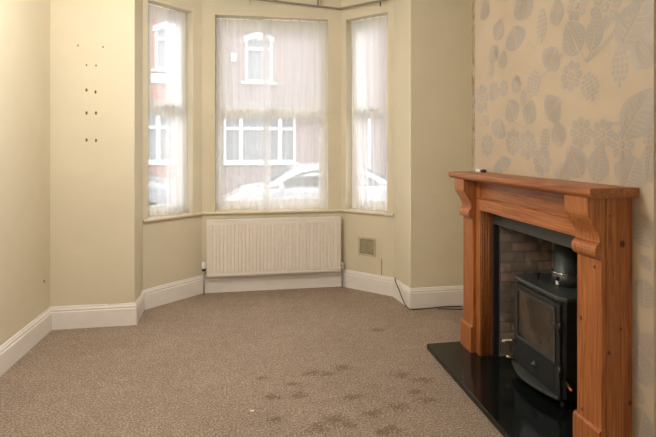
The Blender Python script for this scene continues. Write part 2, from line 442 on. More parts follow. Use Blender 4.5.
# ------------------------------------------------------------------ curtain track
tp = [B, C, D, E_, F, G]
mb = MB()
for i in range(1, 4):
    sweep_seg(mb, tp, i, [(0.085, 2.975), (0.097, 2.975), (0.097, 2.995), (0.085, 2.995)])
mb.v = [(x, y, z + max(0, min(.12, .095 * (.9 - x) / 1.4))) for x, y, z in mb.v]
tk = thing('curtain_track', 'thin grey curtain track bent round the head of the bay window', 'curtain track', (0.2, 4.8, 2.98))
mb.build('rail', M['track'], tk)
for d in (0.27, 0.75, 1.2):
    _, at = seg_frame(D, E_); m2 = MB(); q = at(d, 0.09, 2.995)
    m2.box(q[0] - .008, q[0] + .008, q[1] - .012, q[1] + .012, 2.99 + .095 * (.9 - q[0]) / 1.4, CEIL); m2.build('bracket', M['track'], tk)
_, at = seg_frame(D, E_); q = at(0.49, 0.09, 0)
MB().tube([(q[0], q[1], 3.04), (q[0], q[1], 3.0), (q[0] + .006, q[1], 2.985), (q[0] + .01, q[1], 2.99)], 0.0035, 6).build('glider', M['track'], tk)
_, at = seg_frame(E_, F); q = at(0.52, 0.09, 0)
MB().tube([(q[0], q[1], 2.99), (q[0], q[1], 2.93)], 0.006, 8).build('end_stop', M['black_plastic'], tk)

# ------------------------------------------------------------------ net curtains
def net(a, b, d_top, d_bot, z0, z1, folds, label, inw=-0.064, amp=0.009, seed=1, group='net curtains in the bay', hem_drop=None, double=None):
    rnd = random.Random(seed); _, at = seg_frame(a, b)
    nx, nz = int(folds * 10), 26; ph = [rnd.uniform(0, 6.28) for _ in range(4)]
    mb = MB(); v = []
    for j in range(nz + 1):
        t = j / nz; z = z1 + (z0 - z1) * t
        sA = d_top[0] + (d_bot[0] - d_top[0]) * t ** 1.5; sB = d_top[1] + (d_bot[1] - d_top[1]) * t ** 1.5
        for i in range(nx + 1):
            u = i / nx
            d = sA + (sB - sA) * u
            w = amp * (math.sin(u * folds * 6.283 + ph[0] + .4 * math.sin(t * 2 + ph[1])) + .45 * math.sin(u * folds * 2.3 * 6.283 + ph[2] + t)) * (0.45 + .55 * t)
            zz = z + (hem_drop(u) * t if hem_drop else 0) + 0.003 * math.sin(u * 25 + ph[3]) * t
            v.append(at(d, inw + w, zz))
    fs = [(j * (nx + 1) + i, j * (nx + 1) + i + 1, (j + 1) * (nx + 1) + i + 1, (j + 1) * (nx + 1) + i) for j in range(nz) for i in range(nx)]
    mb.add(v, fs, 0, True)
    root = thing('net_curtain', label, 'net curtain', at((d_top[0] + d_top[1]) / 2, inw, z0), group)
    mb.build('voile', M['voile'], root, fixn=False)
    if double:
        u0, u1 = double; m2 = MB(); n1 = nx + 1; i0, i1 = int(u0 * nx), int(u1 * nx)
        a0, a1 = at(0, 0, 0), at(0, -.005, 0); sh = (a1[0] - a0[0], a1[1] - a0[1]); w1 = i1 - i0 + 1
        for rep in (1, 2):
            vv = [(v[j * n1 + i][0] + sh[0] * rep, v[j * n1 + i][1] + sh[1] * rep, v[j * n1 + i][2]) for j in range(nz + 1) for i in range(i0, i1 + 1)]
            m2.add(vv, [(j * w1 + i, j * w1 + i + 1, (j + 1) * w1 + i + 1, (j + 1) * w1 + i) for j in range(nz) for i in range(w1 - 1)], 0, True)
        m2.build('gathered_edge', M['voile'], root, fixn=False)
    r = MB(); r.tube([at(d_top[0], inw, z1 - .01), at(d_top[1], inw, z1 - .01)], 0.005, 8); r.build('wire', M['upvc'], root)
    return root
net(C, D, (WL[0] + .008, WL[1] - .04), (WL[0] + .008, WL[1] - .012), SILL + .012, HEAD - .01, 5, 'sheer white net curtain in the narrow left window of the bay', seed=3, double=(.52, 1))
net(D, E_, (WC[0] + .01, 0.70), (WC[0] + .01, 0.715), SILL + .012, HEAD - .012, 7, 'sheer white net curtain over the left half of the wide centre window', seed=5, double=(0, .10))
net(D, E_, (0.62, WC[1] - .01), (0.63, WC[1] - .01), SILL + .012, HEAD - .012, 7, 'sheer white net curtain over the right half of the wide centre window', inw=-0.022, seed=8, double=(0, .09))
net(E_, F, (WR[0] + .035, WR[1] - .01), (WR[0] + .13, WR[1] - .01), SILL + .012, HEAD - .01, 5, 'sheer white net curtain in the narrow right window, hem drawn aside', inw=-0.05, seed=4, double=(0, .3))

# ------------------------------------------------------------------ radiator
rx0, rx1, ry0, ry1, rz0, rz1 = -.452, .928, 4.805, 4.875, .183, .765
rad = thing('radiator', 'white ribbed panel radiator under the centre bay window', 'radiator', ((rx0 + rx1) / 2, ry1, rz0))
mb = MB(); n = 36; prof = []
pw = (rx1 - rx0 - .05) / n
top_pts = []
for side in (0,):
    pts = [(rx0, ry0 + .012), (rx0 + .025, ry0 + .004)]
    for i in range(n):
        x = rx0 + .025 + i * pw
        pts += [(x + pw * .06, ry0 + .010), (x + pw * .20, ry0 - .004), (x + pw * .74, ry0 - .004), (x + pw * .88, ry0 + .010)]
    pts += [(rx1 - .025, ry0 + .004), (rx1, ry0 + .012), (rx1, ry0 + .022), (rx0, ry0 + .022)]
mb.prism(pts, lambda u, v, w: (u, v, w), rz0 + .045, rz1 - .05)
mb.box(rx0, rx1, ry0 + .002, ry0 + .022, rz0 + .008, rz0 + .045)
mb.box(rx0, rx1, ry0 + .002, ry0 + .022, rz1 - .05, rz1 - .01)
mb.build('panel', M['rad'], rad, 0.003)
mb = MB(); mb.box(rx0, rx1, ry0 + .024, ry1 - .022, rz0 + .03, rz1 - .03)
mb.box(rx0 + .005, rx1 - .005, ry1 - .02, ry1 - .004, rz0 + .01, rz1 - .015); mb.build('rear_panel', M['rad'], rad)
mb = MB(); mb.box(rx0 - .003, rx1 + .003, ry0 - .001, ry0 + .008, rz1 - .022, rz1); mb.box(rx0 - .003, rx1 + .003, ry1 - .01, ry1, rz1 - .022, rz1)
for i in range(70):
    x = rx0 + i * (rx1 - rx0) / 69.5; mb.box(x, x + .008, ry0 + .008, ry1 - .01, rz1 - .008, rz1 - .001)
mb.build('top_grille', M['rad'], rad)
for x0, x1 in ((rx0 - .004, rx0), (rx1, rx1 + .004)):
    MB().box(x0, x1, ry0 + .004, ry1 - .004, rz0 + .02, rz1 - .001).build('side_panel', M['rad'], rad)
for x in (rx0 + .25, rx1 - .25):
    MB().box(x - .015, x + .015, ry1 - .004, 4.9132, rz0 + .1, rz1 - .1).build('wall_bracket', M['rad'], rad)
# thermostatic valve, left
vx = rx0 - .032; vy = ry0 + .03
v = MB().lathe([(.010, 0), (.012, .01), (.012, .05)], (vx, vy, .205)).tube([(vx, vy, .225), (rx0 + .01, vy, .225)], .009).build('valve', M['chrome'], rad)
MB().lathe([(.019, 0), (.021, .008), (.021, .018)], (vx, vy, .252)).build('valve_collar', M['black_plastic'], v)
MB().lathe([(.019, 0), (.022, .006), (.023, .06), (.018, .068), (.0, .07)], (vx, vy, .270)).build('valve_head', M['upvc'], v)
MB().tube([(vx, vy, .0), (vx, vy, .21)], .0075).build('pipe', M['track'], rad)
vx = rx1 + .026
v = MB().lathe([(.009, 0), (.011, .01), (.011, .04)], (vx, vy, .20)).tube([(vx, vy, .222), (rx1 - .01, vy, .222)], .009).build('valve', M['chrome'], rad)
MB().lathe([(.012, 0), (.013, .03), (.009, .036), (0, .037)], (vx, vy, .24)).build('valve_cap', M['upvc'], v)
MB().tube([(vx, vy, .0), (vx, vy, .205)], .0075).build('pipe', M['track'], rad)

# ------------------------------------------------------------------ air vent on the right bay wall
_, at = seg_frame(E_, F)
vd0, vd1, vz0, vz1 = .215, .42, .37, .56
vent = thing('air_vent', 'square beige air vent with grey mesh low on the right bay wall', 'air vent', at((vd0 + vd1) / 2, 0, vz0))
def seg_box(at, d0, d1, z0, z1, i0, i1, mb=None):
    mb = mb or MB()
    return mb.hexa([at(d0, i0, z0), at(d1, i0, z0), at(d1, i1, z0), at(d0, i1, z0)], [at(d0, i0, z1), at(d1, i0, z1), at(d1, i1, z1), at(d0, i1, z1)])
mb = MB(); t = .02
for q in ((vd0, vd1, vz0, vz0 + t), (vd0, vd1, vz1 - t, vz1), (vd0, vd0 + t, vz0 + t, vz1 - t), (vd1 - t, vd1, vz0 + t, vz1 - t)):
    seg_box(at, *q, .012, 0, mb)
mb.build('vent_frame', M['vent'], vent, .002)
seg_box(at, vd0 + t, vd1 - t, vz0 + t, vz1 - t, .003, .0).build('backing', M['vent_dark'], vent)
mb = MB()
for i in range(1, 12):
    z = vz0 + t + i * (vz1 - vz0 - 2 * t) / 12; seg_box(at, vd0 + t, vd1 - t, z - .002, z + .002, .008, .003, mb)
for i in range(1, 12):
    d = vd0 + t + i * (vd1 - vd0 - 2 * t) / 12; seg_box(at, d - .0015, d + .0015, vz0 + t, vz1 - t, .007, .003, mb)
mb.build('grille', M['vent'], vent)
# thin wall conduit below it
tag(seg_box(at, .485, .492, .19, .36, .004, 0).build('conduit', M['filler']), 'thin pale vertical strip on the wall between the vent and the baseboard', 'conduit')

# ------------------------------------------------------------------ plug holes on the front wall
hole_px = [(78, 45.5), (103, 47), (86.5, 65), (96, 65.5), (86.5, 90), (95.5, 92), (86.5, 113), (96, 113), (86.5, 140), (96, 140.5)]
rows = ['topmost row', 'topmost row', 'second row down', 'second row down', 'third row down', 'third row down', 'fourth row down', 'fourth row down', 'bottom row', 'bottom row']
for i, (px, py) in enumerate(hole_px):
    t = (px - 328) / F_PX; dx, dy = t * math.cos(PSI) + math.sin(PSI), math.cos(PSI) - t * math.sin(PSI)
    k = 4.13 / dy; X = dx * k; Z = EYE - (py - 148) * k / F_PX
    side = ('left', 'right')[i % 2]
    r = .012 if i > 3 else .008
    o = MB().lathe([(r, 0), (r * .9, .002), (r * .45, .003), (r * .4, .001), (0, .001)], (0, 0, 0), 1, 10)
    for j, q in enumerate(o.v): o.v[j] = (X + q[0] * .75, 4.13 - q[1], Z + q[2] * 1.25)
    tag(o.build('wall_plug', M['plug']), f'small brown screw hole in cream wall left of bay, {side} one of {rows[i]}', 'wall plug', 'screw holes left in the wall')

o = MB().lathe([(.011, 0), (.01, .002), (.004, .003), (0, .003)], (0, 0, 0), 0, 10)
o.v = [(-1.648 + q[0], 4.02 + q[1], .43 + q[2]) for q in o.v]
tag(o.build('wall_plug', M['plug']), 'single brown mark low beside the corner of the left wall', 'wall plug')

# ------------------------------------------------------------------ chimney breast with wallpaper
def mat_wallpaper():
    m, nt, out = new_mat('beige wallpaper ground'); k = N(nt); p = k.pos()
    weave = k.noise(k.mapping(p, (500, 500, 60)), 1.0, 2); big = k.noise(p, 3, 3)
    c = k.ramp(big, [(0.3, srgb(187, 170, 147)), (0.7, srgb(195, 178, 155))])
    k.link(k.bsdf(c, 0.7, 0.0, 0.3), out.inputs[0]); return m
def mat_motif():
    m, nt, out = new_mat('silvery wallpaper print'); k = N(nt); p = k.pos()
    hatch = k.noise(p, 3, 2, 0.5)
    c = k.ramp(hatch, [(0.35, srgb(166, 157, 146)), (0.65, srgb(176, 167, 157))])
    k.link(k.bsdf(c, 0.52, 0.08, 0.6), out.inputs[0]); return m
M['wp'] = mat_wallpaper(); M['motif'] = mat_motif()
cb = MB()
# solid breast around the recess
def cbox(x0, x1, y0, y1, z0, z1): cb.box(x0, x1, y0, y1, z0, z1)
BX = 2.128
cbox(CB_X, BX, CB_Y0, RY0, 0, CEIL); cbox(CB_X, BX, RY1, CB_Y1, 0, CEIL); cbox(CB_X, BX, RY0, RY1, RZ, CEIL)
CNT = [0]; L1, L2 = CB_X - .0006, CB_X - .0032
def wall_at(px, py):
    t = (px - 328) / F_PX; dx, dy = t * math.cos(PSI) + math.sin(PSI), math.cos(PSI) - t * math.sin(PSI)
    k = CB_X / dx; return dy * k, EYE - (py - 148) * k / F_PX, k
def poly2(pts, layer, mi):
    n = len(pts); pts = [(min(max(y, CB_Y0 + .002), CB_Y1 - .002), min(max(z, .005), CEIL - .005)) for y, z in pts]
    ar = sum(pts[i][0] * pts[(i + 1) % n][1] - pts[(i + 1) % n][0] * pts[i][1] for i in range(n))
    if abs(ar) < 1e-6: return
    CNT[0] += 1; layer -= CNT[0] * 6e-7
    cb.add([(layer, y, z) for y, z in pts], [tuple(range(n)) if ar < 0 else tuple(range(n))[::-1]], mi)
def leaf(px, py, w, h, ang=0, veins=6, style=0):
    """w,h in metres on the wall, ang degrees clockwise seen from the room"""
    Y, Z, _ = wall_at(px, py); leaf_m(Y, Z, w, h, ang, veins, style)
def xf(Y, Z, ang):
    a = math.radians(ang); ca, sa = math.cos(a), math.sin(a)
    return lambda u, v: (Y - (u * ca + v * sa), Z + (-u * sa + v * ca))
def leaf_m(Y, Z, w, h, ang, veins=6, style=0):
    T = xf(Y, Z, ang); n = 12
    wd = lambda t: w / 2 * (math.sin(PI * t) ** .75) * (1.25 - .55 * t)
    for sg in (-1, 1):
        pts = [(sg * .03 * w, -h / 2)] + [(sg * (.02 * w + wd(i / n)), -h / 2 + h * i / n) for i in range(1, n)] + [(sg * .02 * w, h / 2)]
        poly2([T(u, v) for u, v in pts], L1, 1)
    for i in range(1, veins + 1):
        t = i / (veins + 1.0); v0 = -h / 2 + h * t * .9
        for sg in (-1, 1):
            x1 = sg * wd(min(.95, t + .06)) * .8; th = h * .012 + .001
            if style == 0:
                poly2([T(sg * .05 * w, v0), T(x1, v0 + h * .09), T(x1, v0 + h * .09 + th), T(sg * .05 * w, v0 + th * 1.8)], L2, 0)
            else:
                for q in (.35, .7):
                    cx, cy, r = x1 * q, v0 + h * .05, min(w, h) * .035
                    poly2([T(cx + r * math.cos(a * PI / 3), cy + r * math.sin(a * PI / 3)) for a in range(6)], L2, 0)
def flower(px, py, r, petals=8):
    Y, Z, _ = wall_at(px, py); flower_m(Y, Z, r, petals)
def flower_m(Y, Z, r, petals=8):
    for i in range(petals):
        a = 360 / petals * i; T = xf(Y, Z, a)
        pts = []
        for k in range(9):
            t = k / 8; pts.append((-r * .30 * math.sin(PI * t) ** .6 * (.5 + t * .6), r * (.32 + .68 * t)))
        pts += [(-u, v) for u, v in pts[::-1]][1:-1]
        poly2([T(u, v) for u, v in pts], L1, 1)
        poly2([T(-.03 * r, .5 * r), T(.03 * r, .5 * r), T(.02 * r, .85 * r), T(-.02 * r, .85 * r)], L2, 0)
    poly2([(Y + r * .25 * math.cos(k * PI / 6), Z + r * .25 * math.sin(k * PI / 6)) for k in range(12)], L1, 1)
    poly2([(Y + r * .12 * math.cos(k * PI / 4), Z + r * .12 * math.sin(k * PI / 4)) for k in range(8)], L2, 0)
def cone(px, py, w, h, ang=0):
    Y, Z, _ = wall_at(px, py); cone_m(Y, Z, w, h, ang)
def cone_m(Y, Z, w, h, ang=0):
    T = xf(Y, Z, ang); rows_ = 7
    for j in range(rows_):
        t = (j + .5) / rows_; wd = w * math.sin(PI * (t * .85 + .12)) ** .8; nn = max(1, round(wd / w * 4))
        for i in range(nn):
            u = (i + .5 - nn / 2) * (w / 4); v = h / 2 - h * t; a, b = w / 8.6, h / rows_ * .46
            poly2([T(u + a * math.cos(q * PI / 4), v + b * math.sin(q * PI / 4)) for q in range(8)], L1, 1)
def stem(pp, wid=.008, ladder=False):
    P = [wall_at(*p)[:2] for p in pp]; fine = []
    for i in range(len(P) - 1):
        p0 = P[max(i - 1, 0)]; p1 = P[i]; p2 = P[i + 1]; p3 = P[min(i + 2, len(P) - 1)]
        for k in range(6):
            t = k / 6
            fine.append(tuple(.5 * ((2 * p1[a]) + (-p0[a] + p2[a]) * t + (2 * p0[a] - 5 * p1[a] + 4 * p2[a] - p3[a]) * t * t + (-p0[a] + 3 * p1[a] - 3 * p2[a] + p3[a]) * t ** 3) for a in (0, 1)))
    fine.append(P[-1])
    for i in range(len(fine) - 1):
        a, b = Vector(fine[i]), Vector(fine[i + 1]); d = b - a
        if d.length < 1e-6: continue
        nn = Vector((-d.y, d.x)).normalized() * wid / 2; e = d * (.72 if ladder else 1.0)
        poly2([tuple(a + nn), tuple(a + e + nn), tuple(a + e - nn), tuple(a - nn)], L1, 1)
# motif positions read off the photographed wall
K = .4116
def P_(x, y): return (400 + x * K, y * K)
for (x, y, w, h, a, st) in [
    (570, 55, .150, .205, 35, 0), (592, 125, .11, .135, -40, 1), (420, 92, .125, .165, -28, 1), (474, 75, .085, .16, 16, 1), (280, 92, .16, .13, -10, 1),
    (240, 72, .11, .12, 30, 0), (292, 18, .10, .14, -20, 0), (308, 12, .10, .14, 18, 0), (381, 28, .085, .13, -5, 1), (206, 25, .10, .12, -15, 0),
    (272, 268, .12, .125, -26, 1), (316, 272, .10, .125, 18, 1), (372, 262, .13, .12, 55, 0), (240, 312, .14, .11, 22, 1), (385, 325, .085, .12, -12, 0),
    (368, 142, .13, .11, 40, 0), (580, 275, .13, .20, 38, 0), (425, 392, .12, .15, -30, 1), (482, 398, .10, .15, 12, 1), (210, 292, .07, .06, 40, 0),
    (248, 400, .16, .09, -20, 1), (560, 420, .13, .13, 25, 0), (610, 400, .09, .13, -15, 1), (228, 130, .10, .10, -30, 0), (250, 145, .09, .10, 20, 0), (395, 420, .09, .09, 0, 0)]:
    leaf(*P_(x, y), w * 1.45, h * 1.3, a, 8, st)
for (x, y, r) in [(275, 345, .062), (310, 352, .066), (198, 240, .075), (228, 222, .05), (252, 215, .04), (283, 205, .042), (416, 185, .058),
                  (440, 322, .058), (492, 326, .052), (430, 14, .055), (500, 18, .07), (212, 352, .06), (345, 392, .06), (540, 352, .05)]:
    flower(*P_(x, y), r * 1.5)
for (x, y, w, h, a) in [(345, 62, .085, .19, 0), (535, 160, .085, .19, 2), (325, 205, .12, .16, 20), (352, 342, .075, .13, 5), (300, 240, .06, .10, -8), (222, 170, .07, .12, 0), (462, 212, .11, .14, -20), (610, 330, .07, .16, 0)]:
    cone(*P_(x, y), w * 1.2, h * 1.1, a)
stem([P_(548, 20), P_(530, 60), P_(505, 100), P_(475, 130), P_(452, 150)], .028, True)
stem([P_(452, 150), P_(440, 128)], .006); stem([P_(452, 150), P_(470, 115)], .006); stem([P_(530, 118), P_(560, 100)], .007); stem([P_(530, 90), P_(538, 118)], .006)
stem([P_(298, 330), P_(298, 310), P_(275, 295)], .006); stem([P_(298, 312), P_(312, 298)], .006)
stem([P_(190, 270), P_(205, 260), P_(215, 280), P_(205, 305), P_(192, 300)], .010, True)
stem([P_(395, 130), P_(370, 165), P_(345, 185), P_(330, 230)], .016, True); stem([P_(330, 120), P_(310, 100)], .006)
stem([P_(500, 300), P_(530, 300), P_(556, 300)], .014, True)
# right of the fireplace
for (px, py, w, h, a, st) in [(643, 229, .085, .15, -32, 0), (644, 293, .10, .115, 0, 0), (640, 365, .085, .16, -38, 1), (634, 333, .05, .12, 10, 0), (650, 345, .08, .10, 25, 1), (641, 425, .11, .14, 10, 0), (646, 262, .05, .05, 40, 1), (640, 395, .05, .05, 60, 1)]:
    leaf(px, py, w * 1.55, h * 1.15, a, 7, st)
# hidden lower wall behind the surround is left plain; upper band above the photograph gets a few more
for i in range(10):
    Y = CB_Y0 + .12 + (i % 5) * .34; Z = 2.62 + (i // 5) * .22 + .05 * (i % 2)
    if Z > wall_at(470, 0)[1] + .1: (flower_m(Y, Z, .06) if i % 3 else leaf_m(Y, Z, .10, .16, 40 * (i % 4) - 60))
# paper on the near return of the breast
for (x, z, w, h) in [(1.76, 1.02, .07, .14), (1.80, 1.40, .08, .12), (1.77, 1.9, .07, .15), (1.86, .72, .08, .1), (1.78, .4, .07, .14), (1.8, 2.3, .09, .15)]:
    pts = [(x + w / 2 * math.sin(PI * i / 8) ** .8 * s_, z - h / 2 + h * i / 8) for s_, rng in ((1, range(9)), (-1, range(7, 0, -1))) for i in rng]
    cb.add([(max(u, CB_X + .003), CB_Y0 - .0006, v) for u, v in pts], [tuple(range(len(pts)))], 1)
cbo = cb.build('wall_chimney', [M['wp'], M['motif']], fixn=False); struct(cbo)
# fix orientation of the print polygons: they must face the room
bm = bmesh.new(); bm.from_mesh(cbo.data)
for f in bm.faces:
    if f.material_index == 1 or all(L2 - .0045 < v_.co.x < L2 + 1e-5 for v_ in f.verts):
        c_ = f.normal
        if c_.x > .5 or c_.y > .5: f.normal_flip()
bm.to_mesh(cbo.data); bm.free()
# narrow mottled brown strip on the far corner
def mat_edge():
    m, nt, out = new_mat('mottled brown edge'); k = N(nt); p = k.pos()
    c = k.ramp(k.noise(k.mapping(p, (20, 20, 14)), 1, 4, .7), [(0.35, srgb(122, 100, 76)), (0.6, srgb(176, 158, 132))])
    k.link(k.bsdf(c, .7), out.inputs[0]); return m
struct(MB().box(CB_X + .004, CB_X + .03, CB_Y1 - .001, CB_Y1 + .058, 0, CEIL).build('trim_4', mat_edge()))

# recess lining (old brick) + iron closure plate
mb = MB()
mb.box(RX - .0, BX + .0, RY0, RY1, .04, RZ)
struct(mb.build('wall_recess_back', M['recess_brick']))
mb = MB(); mb.box(CB_X + .01, RX, RY1 - .012, RY1 - .001, .04, RZ); struct(mb.build('wall_recess_left', M['recess_brick']))
mb = MB(); mb.box(CB_X + .01, RX, RY0 + .001, RY0 + .012, .04, RZ); struct(mb.build('wall_recess_right', M['recess_brick']))

# ------------------------------------------------------------------ hearth
hz = .04
hearth_pts = [(1.286, 1.79), (1.286, 3.267), (1.709, 3.267), (1.709, RY1 - .013), (RX - .001, RY1 - .013), (RX - .001, RY0 + .013), (1.709, RY0 + .013), (1.709, 1.79)]
h = MB().prism(hearth_pts, lambda u, v, w: (u, v, w), 0.001, hz).build('hearth', M['granite'], None, .004, 3)
tag(h, 'polished black granite hearth slab under the pine fireplace and stove', 'hearth')

# ------------------------------------------------------------------ pine fire surround
def knot(px, py, Y=None, X=None, r=.012):
    t = (px - 328) / F_PX; dx, dy = t * math.cos(PSI) + math.sin(PSI), math.cos(PSI) - t * math.sin(PSI)
    k = (Y / dy) if Y else (X / dx); return (dx * k, dy * k, EYE - (py - 148) * k / F_PX, r)
near_knots = [knot(622.5, 244, Y=1.84, r=.016), knot(610, 216, Y=1.84, r=.005), knot(621, 329, Y=1.84, r=.007), knot(609, 353, Y=1.84, r=.009), knot(630, 403, Y=1.84, r=.010),
              knot(594.5, 267, X=1.555, r=.009), knot(581, 318, X=1.555, r=.010), knot(582, 409, X=1.555, r=.008)]
pine_v = mat_pine('orange pine, upright grain', 2, near_knots, .93)
pine_h = mat_pine('orange pine, level grain', 1, (), .97)
pine_s = mat_pine('reddish pine shelf', 1, (), .80)
sur = thing('fire_surround', 'orange pine fireplace surround with corbels and mantel shelf around the stove', 'fireplace surround', (1.64, 2.53, hz))
YN0, YN1 = 1.84, 2.0; YF0, YF1 = 3.069, 3.226; YI0, YI1 = 2.032, 3.01
XW = CB_X - .002; XF = 1.577; XP = 1.555
# shelf with a moulded front edge
pr = [(XW, 1.2775), (1.478, 1.2775), (1.470, 1.284), (1.463, 1.292), (1.461, 1.300), (1.461, 1.317), (1.466, 1.3225), (XW, 1.3225)]
MB().prism(pr, lambda u, v, w: (u, w, v), 1.801, 3.28).build('mantel_shelf', pine_s, sur, .002)
# side frames (legs)
for (a, b) in ((YN0, YI0), (YI1, YF1)):
    MB().box(XF, XW, a, b, hz, 1.2775).build('leg', pine_v, sur, .0025)
# pilasters with corbel and plinth block
cor = [(XP, 1.2775), (1.483, 1.2775), (1.483, 1.255), (1.486, 1.215)]
for i in range(9):
    a = i / 8; cor.append((1.486 + .058 * (1 - math.cos(a * PI)) / 2, 1.210 - .125 * a))
cor += [(1.545, 1.078), (1.538, 1.070)]
for i in range(9):
    a = -PI / 2 + PI * i / 8; cor.append((1.546 - .026 * math.cos(a), 1.032 - .036 * math.sin(a) * 1))
cor += [(XP, .990)]
for (a, b) in ((YN0 + .004, YN1), (YF0, YF1 - .004)):
    pl = MB().box(XP, XF, a, b, hz, 1.2775).build('pilaster', pine_v, sur, .003)
    MB().prism(cor, lambda u, v, w: (u, w, v), a, b).build('corbel', pine_v, pl, .0015)
    q = [(XF - .002, hz), (1.538, hz), (1.538, .212), (1.541, .219), (1.549, .226), (XF - .002, .226)]
    MB().prism(q, lambda u, v, w: (u, w, v), a - .003, b + .012).build('plinth_block', pine_v, pl, .0015)
# head: lower rail, recessed frieze, bead
MB().box(XF, XW, YI0, YI1, 1.063, 1.142).build('lower_rail', pine_h, sur, .002)
MB().box(XF + .012, XW, YI0, YI1, 1.142, 1.2775).build('frieze', pine_s, sur)
MB().tube([(XF + .004, YN1, 1.148), (XF + .004, YF0, 1.148)], .007, 10).build('bead', pine_h, sur)
MB().tube([(XF - .0, YN1, 1.270), (XF - .0, YF0, 1.270)], .009, 10).build('bead', pine_s, sur)
# reeded inner edges
for yy, s_ in ((YI1, -1), (YI0, 1)):
    mb = MB()
    for x in (1.590, 1.606, 1.626, 1.646): mb.tube([(x, yy, hz), (x, yy, 1.063)], .006, 8)
    mb.build('reeding', pine_s, sur)
for (x, z) in ((1.60, 1.063),):
    pass
# dark insert framing the opening
mb = MB(); mb.box(1.672, XW, YI0 + .0, YI1 - .0, .967, 1.063)
for q_ in (YI1 - .024, YI0): plabel(MB().box(1.672, XW, q_, q_ + .024, hz, .967).build('insert_upright', M['soot'], sur), 'black upright edging the opening')
plabel(mb.build('insert_panel', M['insert'], sur, .001), 'dark slate panel framing the opening')

# soot closure plate over the recess
struct(MB().box(CB_X + .005, RX, RY0 + .013, RY1 - .013, .97, RZ - .001).build('ceiling_recess', M['soot']))

# ------------------------------------------------------------------ stove
sx0, sx1, sy0, sy1 = 1.705, 2.0, 2.305, 2.78
st = thing('wood_stove', 'black cast iron wood burning stove with glass door in the brick fireplace recess', 'stove', (1.86, 2.54, hz))
# body with chamfered front corners
bp = [(sx0 + .02, sy0 + .0), (sx0, sy0 + .02), (sx0, sy1 - .02), (sx0 + .02, sy1), (sx1, sy1), (sx1, sy0)]
MB().prism(bp, lambda u, v, w: (u, v, w), .10, .640).build('body', M['cast'], st, .004)
tpz = [(sx0 - .018, sy0 + .03), (sx0 + .012, sy0 - .014), (sx1 - .03, sy0 - .014), (sx1 + .012, sy0 + .03), (sx1 + .012, sy1 - .03), (sx1 - .03, sy1 + .014), (sx0 + .012, sy1 + .014), (sx0 - .018, sy1 - .03)]
MB().prism(tpz, lambda u, v, w: (u, v, w), .641, .668).build('top_plate', M['cast_lit'], st, .007, 3)
MB().prism([(sx0 - .01, sy0 + .01), (sx0 - .01, sy1 - .01), (sx1, sy1 - .01), (sx1, sy0 + .01)], lambda u, v, w: (u, v, w), .085, .0995).build('base_plate', M['cast'], st, .003)
for x in (sx0 + .03, sx1 - .03):
    for y in (sy0 + .04, sy1 - .04):
        MB().lathe([(.022, 0), (.018, .01), (.014, .045)], (x, y, hz)).build('leg', M['cast'], st)
# glazed door
dy0, dy1, dz0, dz1, fx = sy0 + .012, sy1 - .012, .115, .625, sx0 - .016
dr = MB(); w_ = .05; gz0, gz1 = .295, .585; gy0, gy1 = dy0 + .045, dy1 - .045
dr.box(fx, sx0 - .001, dy0, gy0, dz0, dz1); dr.box(fx, sx0 - .001, gy1, dy1, dz0, dz1)
dr.box(fx, sx0 - .001, gy0, gy1, gz1, dz1); dr.box(fx, sx0 - .001, gy0, gy1, dz0, gz0)
door = dr.build('door', M['cast'], st, .005, 3)
MB().box(fx + .006, sx0 - .002, gy0, gy1, gz0, gz1).build('glass_pane', M['fireglass'], door)
mb = MB(); t = .012
for q in ((gy0 - t, gy1 + t, gz1, gz1 + t), (gy0 - t, gy1 + t, gz0 - t, gz0), (gy0 - t, gy0, gz0, gz1), (gy1, gy1 + t, gz0, gz1)):
    mb.box(fx - .006, fx, q[0], q[1], q[2], q[3])
mb.build('glass_frame', M['cast_lit'], door, .002)
MB().box(fx - .007, fx, gy0, gy1, .262, .272).build('ledge', M['cast'], door, .002)
for z in (.255, .50):
    MB().tube([(fx - .004, dy0 - .008, z - .03), (fx - .004, dy0 - .008, z + .03)], .009, 10).box(fx - .006, fx + .004, dy0 - .01, dy0 + .03, z - .012, z + .012).build('hinge', M['cast'], door)
MB().lathe([(.022, 0), (.02, -.008), (.012, -.012), (.012, -.02), (0, -.021)], (fx, 2.545, .19), 0, 16).build('air_knob', M['cast_lit'], door)
# curved log lip
lip = [(fx - .002, sy0 + .005)]
for i in range(15):
    a = i / 14; lip.append((fx - .014 - .06 * math.sin(PI * a), sy0 + .005 + (sy1 - sy0 - .01) * a))
lip += [(fx - .002, sy1 - .005)]
MB().prism(lip, lambda u, v, w: (u, v, w), .096, .116).build('log_lip', M['cast_lit'], st, .004)
# handles
h1 = MB().tube([(fx, dy1 - .01, .250), (fx - .02, dy1 - .008, .250)], .006, 8).build('door_handle', M['cast'], door)
co = MB()
cp = [(fx - .02 - .062 * i / 96, dy1 - .008 + .0085 * math.cos(i * PI / 4), .250 + .0085 * math.sin(i * PI / 4)) for i in range(97)]
co.tube(cp, .003, 6); plabel(co.build('coil_grip', M['chrome'], h1) if False else co.build('coil_grip', M['chrome'], door), 'silver coiled grip')
plabel(MB().tube([(fx - .005, sy1 - .02, .135), (fx - .05, sy1 + .002, .135)], [.006, .009], 10).build('ash_lever', M['brass'], st), 'pale brass lever')
plabel(MB().tube([(sx0 + .01, sy0 - .006, .205), (sx0 - .02, sy0 - .09, .205), (sx0 - .025, sy0 - .10, .205)], [.007, .009, .004], 10).build('riddling_handle', M['copper'], st), 'copper coloured handle')
# top damper knob
MB().lathe([(.006, 0), (.006, .03), (.02, .032), (.02, .040), (0, .041)], (1.79, 2.66, .668)).build('damper_knob', M['cast'], st)
